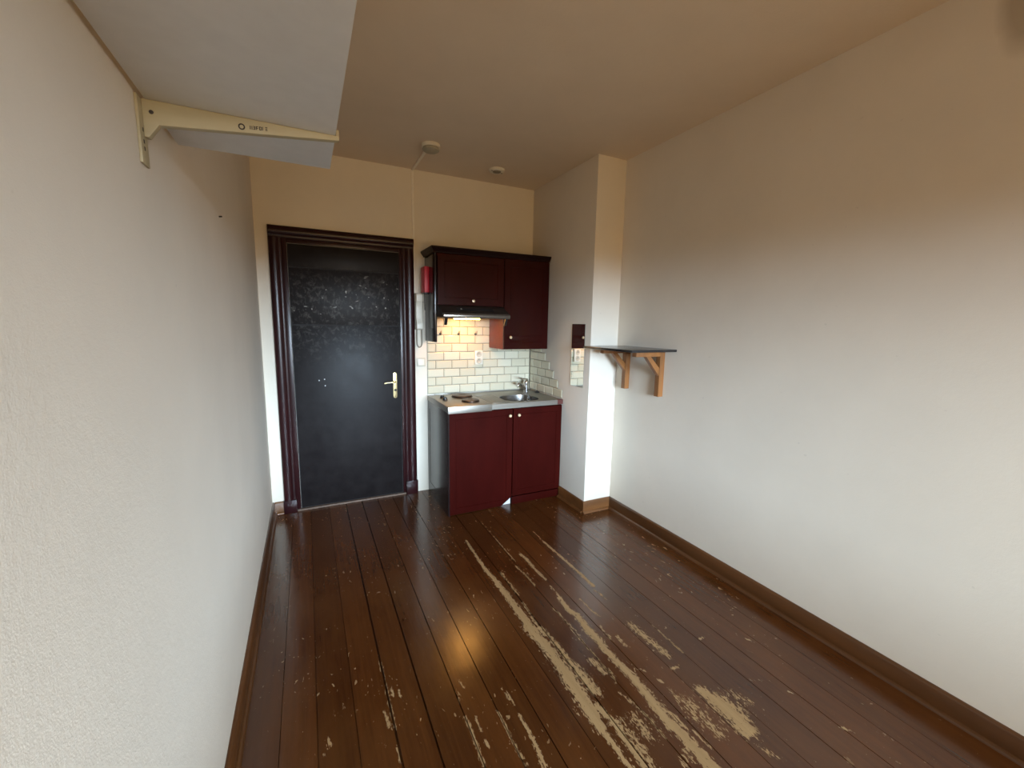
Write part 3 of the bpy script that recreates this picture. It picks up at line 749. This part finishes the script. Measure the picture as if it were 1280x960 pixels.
for i in range(24):
    a0, a1 = 2 * PI * i / 24, 2 * PI * (i + 1) / 24; r0, r1 = .0042, .0072
    prism(b, [(.1935 + r * math.cos(a), 2.0165 + r * math.sin(a)) for r, a in ((r0, a0), (r1, a0), (r1, a1), (r0, a1))], 'y', -2.4506, -2.4499)
x = .2105
for wd, bars in ((.006, 'N'), (.006, 'O'), (.006, 'R'), (.006, 'D'), (.006, 'I'), (.006, 'S')):
    zc = 2.0180 + (x - .21) * .10
    if bars in 'NRDI': box(b, x, x + .0018, -2.4506, -2.4499, zc - .004, zc + .004)
    if bars in 'NOD': box(b, x + .0036, x + .0052, -2.4506, -2.4499, zc - .004, zc + .004)
    if bars in 'ORDS': box(b, x, x + .0048, -2.4506, -2.4499, zc + .0026, zc + .004)
    if bars in 'ODS': box(b, x, x + .0048, -2.4506, -2.4499, zc - .004, zc - .0026)
    if bars in 'ORS': box(b, x + .0003, x + .0045, -2.4506, -2.4499, zc - .0007, zc + .0007)
    x += wd + .0005
obj('printed_mark', b, M['ink'], a_)
b = B(); lathe(b, [(.0045, 0), (.004, .001), (0, .0015)], (.022, -2.4500, 2.012), (0, -1, 0), 12); obj('rivet', b, M['ink'], a_)
b = B()
for z in (1.945, 1.93, 1.97): box(b, .0058, .0066, -2.460, -2.454, z - .004, z + .004)
obj('slot', b, M['ink'], a_.parent)
b = B(); tube(b, [(.0003, -1.50, 1.985), (.012, -1.50, 1.987)], .003, 8); tag(obj('nail', b, M['ink']), 'dark nail in the left wall beyond the white shelf', 'nail')

# ------------------------------------------------------------------ light
w = bpy.data.worlds.new('World'); bpy.context.scene.world = w; w.use_nodes = True
N, L = w.node_tree.nodes, w.node_tree.links
bg = N['Background']; tc = N.new('ShaderNodeTexCoord'); sp = N.new('ShaderNodeSeparateXYZ'); L.new(tc.outputs['Generated'], sp.inputs[0])
cr = N.new('ShaderNodeValToRGB'); el = cr.color_ramp.elements
mr = N.new('ShaderNodeMapRange'); mr.inputs['From Min'].default_value = -1; L.new(sp.outputs[2], mr.inputs['Value']); L.new(mr.outputs[0], cr.inputs[0])
el[0].position = .0; el[0].color = (*SKY[0], 1); el[1].position = 1; el[1].color = (*SKY[3], 1)
for p, c in ((.488, SKY[0]), (.512, SKY[1]), (.585, SKY[1]), (.665, SKY[2])):
    e = el.new(p); e.color = (*c, 1)
# sky bright straight ahead, tinted warmer and duller sideways to even the room light
hx = N.new('ShaderNodeCombineXYZ'); L.new(sp.outputs[0], hx.inputs[0]); L.new(sp.outputs[1], hx.inputs[1])
nm = N.new('ShaderNodeVectorMath'); nm.operation = 'NORMALIZE'; L.new(hx.outputs[0], nm.inputs[0])
dt = N.new('ShaderNodeVectorMath'); dt.operation = 'DOT_PRODUCT'; L.new(nm.outputs[0], dt.inputs[0]); dt.inputs[1].default_value = (math.sin(BRIGHT_AZ), -math.cos(BRIGHT_AZ), 0)
mg = N.new('ShaderNodeMapRange'); mg.interpolation_type = 'SMOOTHSTEP'; mg.inputs['From Min'].default_value = math.cos(BRIGHT_W[1]); mg.inputs['From Max'].default_value = math.cos(BRIGHT_W[0]); L.new(dt.outputs['Value'], mg.inputs['Value'])
sm = N.new('ShaderNodeMix'); sm.data_type = 'RGBA'; L.new(mg.outputs[0], sm.inputs[0]); sm.inputs[6].default_value = (*SIDE, 1); sm.inputs[7].default_value = (1, 1, 1, 1)
mu = N.new('ShaderNodeMix'); mu.data_type = 'RGBA'; mu.blend_type = 'MULTIPLY'; mu.inputs[0].default_value = 1; L.new(cr.outputs[0], mu.inputs[6]); L.new(sm.outputs[2], mu.inputs[7])
L.new(mu.outputs[2], bg.inputs[0]); bg.inputs[1].default_value = SKY_S
ld = bpy.data.lights.new('window_portal', 'AREA'); ld.shape = 'RECTANGLE'; ld.size = WX1 - WX0; ld.size_y = WZ1 - WZ0; ld.cycles.is_portal = True
lo = bpy.data.objects.new('window_portal', ld); C.objects.link(lo); lo.location = (mx, YF - .10, (WZ0 + WZ1) / 2); lo.rotation_euler = (PI / 2, 0, 0)
hl = bpy.data.lights.new('hood_bulb', 'AREA'); hl.shape = 'RECTANGLE'; hl.size = .05; hl.size_y = .03; hl.color = (1, .50, .13); hl.energy = HOOD_W
ho = bpy.data.objects.new('hood_bulb', hl); C.objects.link(ho); ho.location = (1.55, -.10, 1.583)

# ------------------------------------------------------------------ camera
cd = bpy.data.cameras.new('camera'); cam = bpy.data.objects.new('camera', cd); C.objects.link(cam)
cd.sensor_width = 36; cd.lens = 524.14 / 1280 * 36; cd.clip_start = .02
r = Vector((.89915688, -.43730132, .0168657)); u = Vector((.04746664, .13576523, .98960331)); f = Vector((.43504461, .88900808, -.14283146))
mw = Matrix(((r.x, u.x, -f.x, .3102), (r.y, u.y, -f.y, -3.7163), (r.z, u.z, -f.z, 1.5585), (0, 0, 0, 1)))
cam.matrix_world = mw
sc = bpy.context.scene; sc.camera = cam
sc.view_settings.view_transform = 'Standard'; sc.view_settings.look = 'None'; sc.view_settings.gamma = 1
sc.view_settings.use_curve_mapping = False; sc.view_settings.exposure = EXPO
sc.cycles.max_bounces = 10; sc.cycles.diffuse_bounces = 8; sc.cycles.caustics_reflective = False; sc.cycles.sample_clamp_indirect = 6
sc.cycles.use_denoising = True
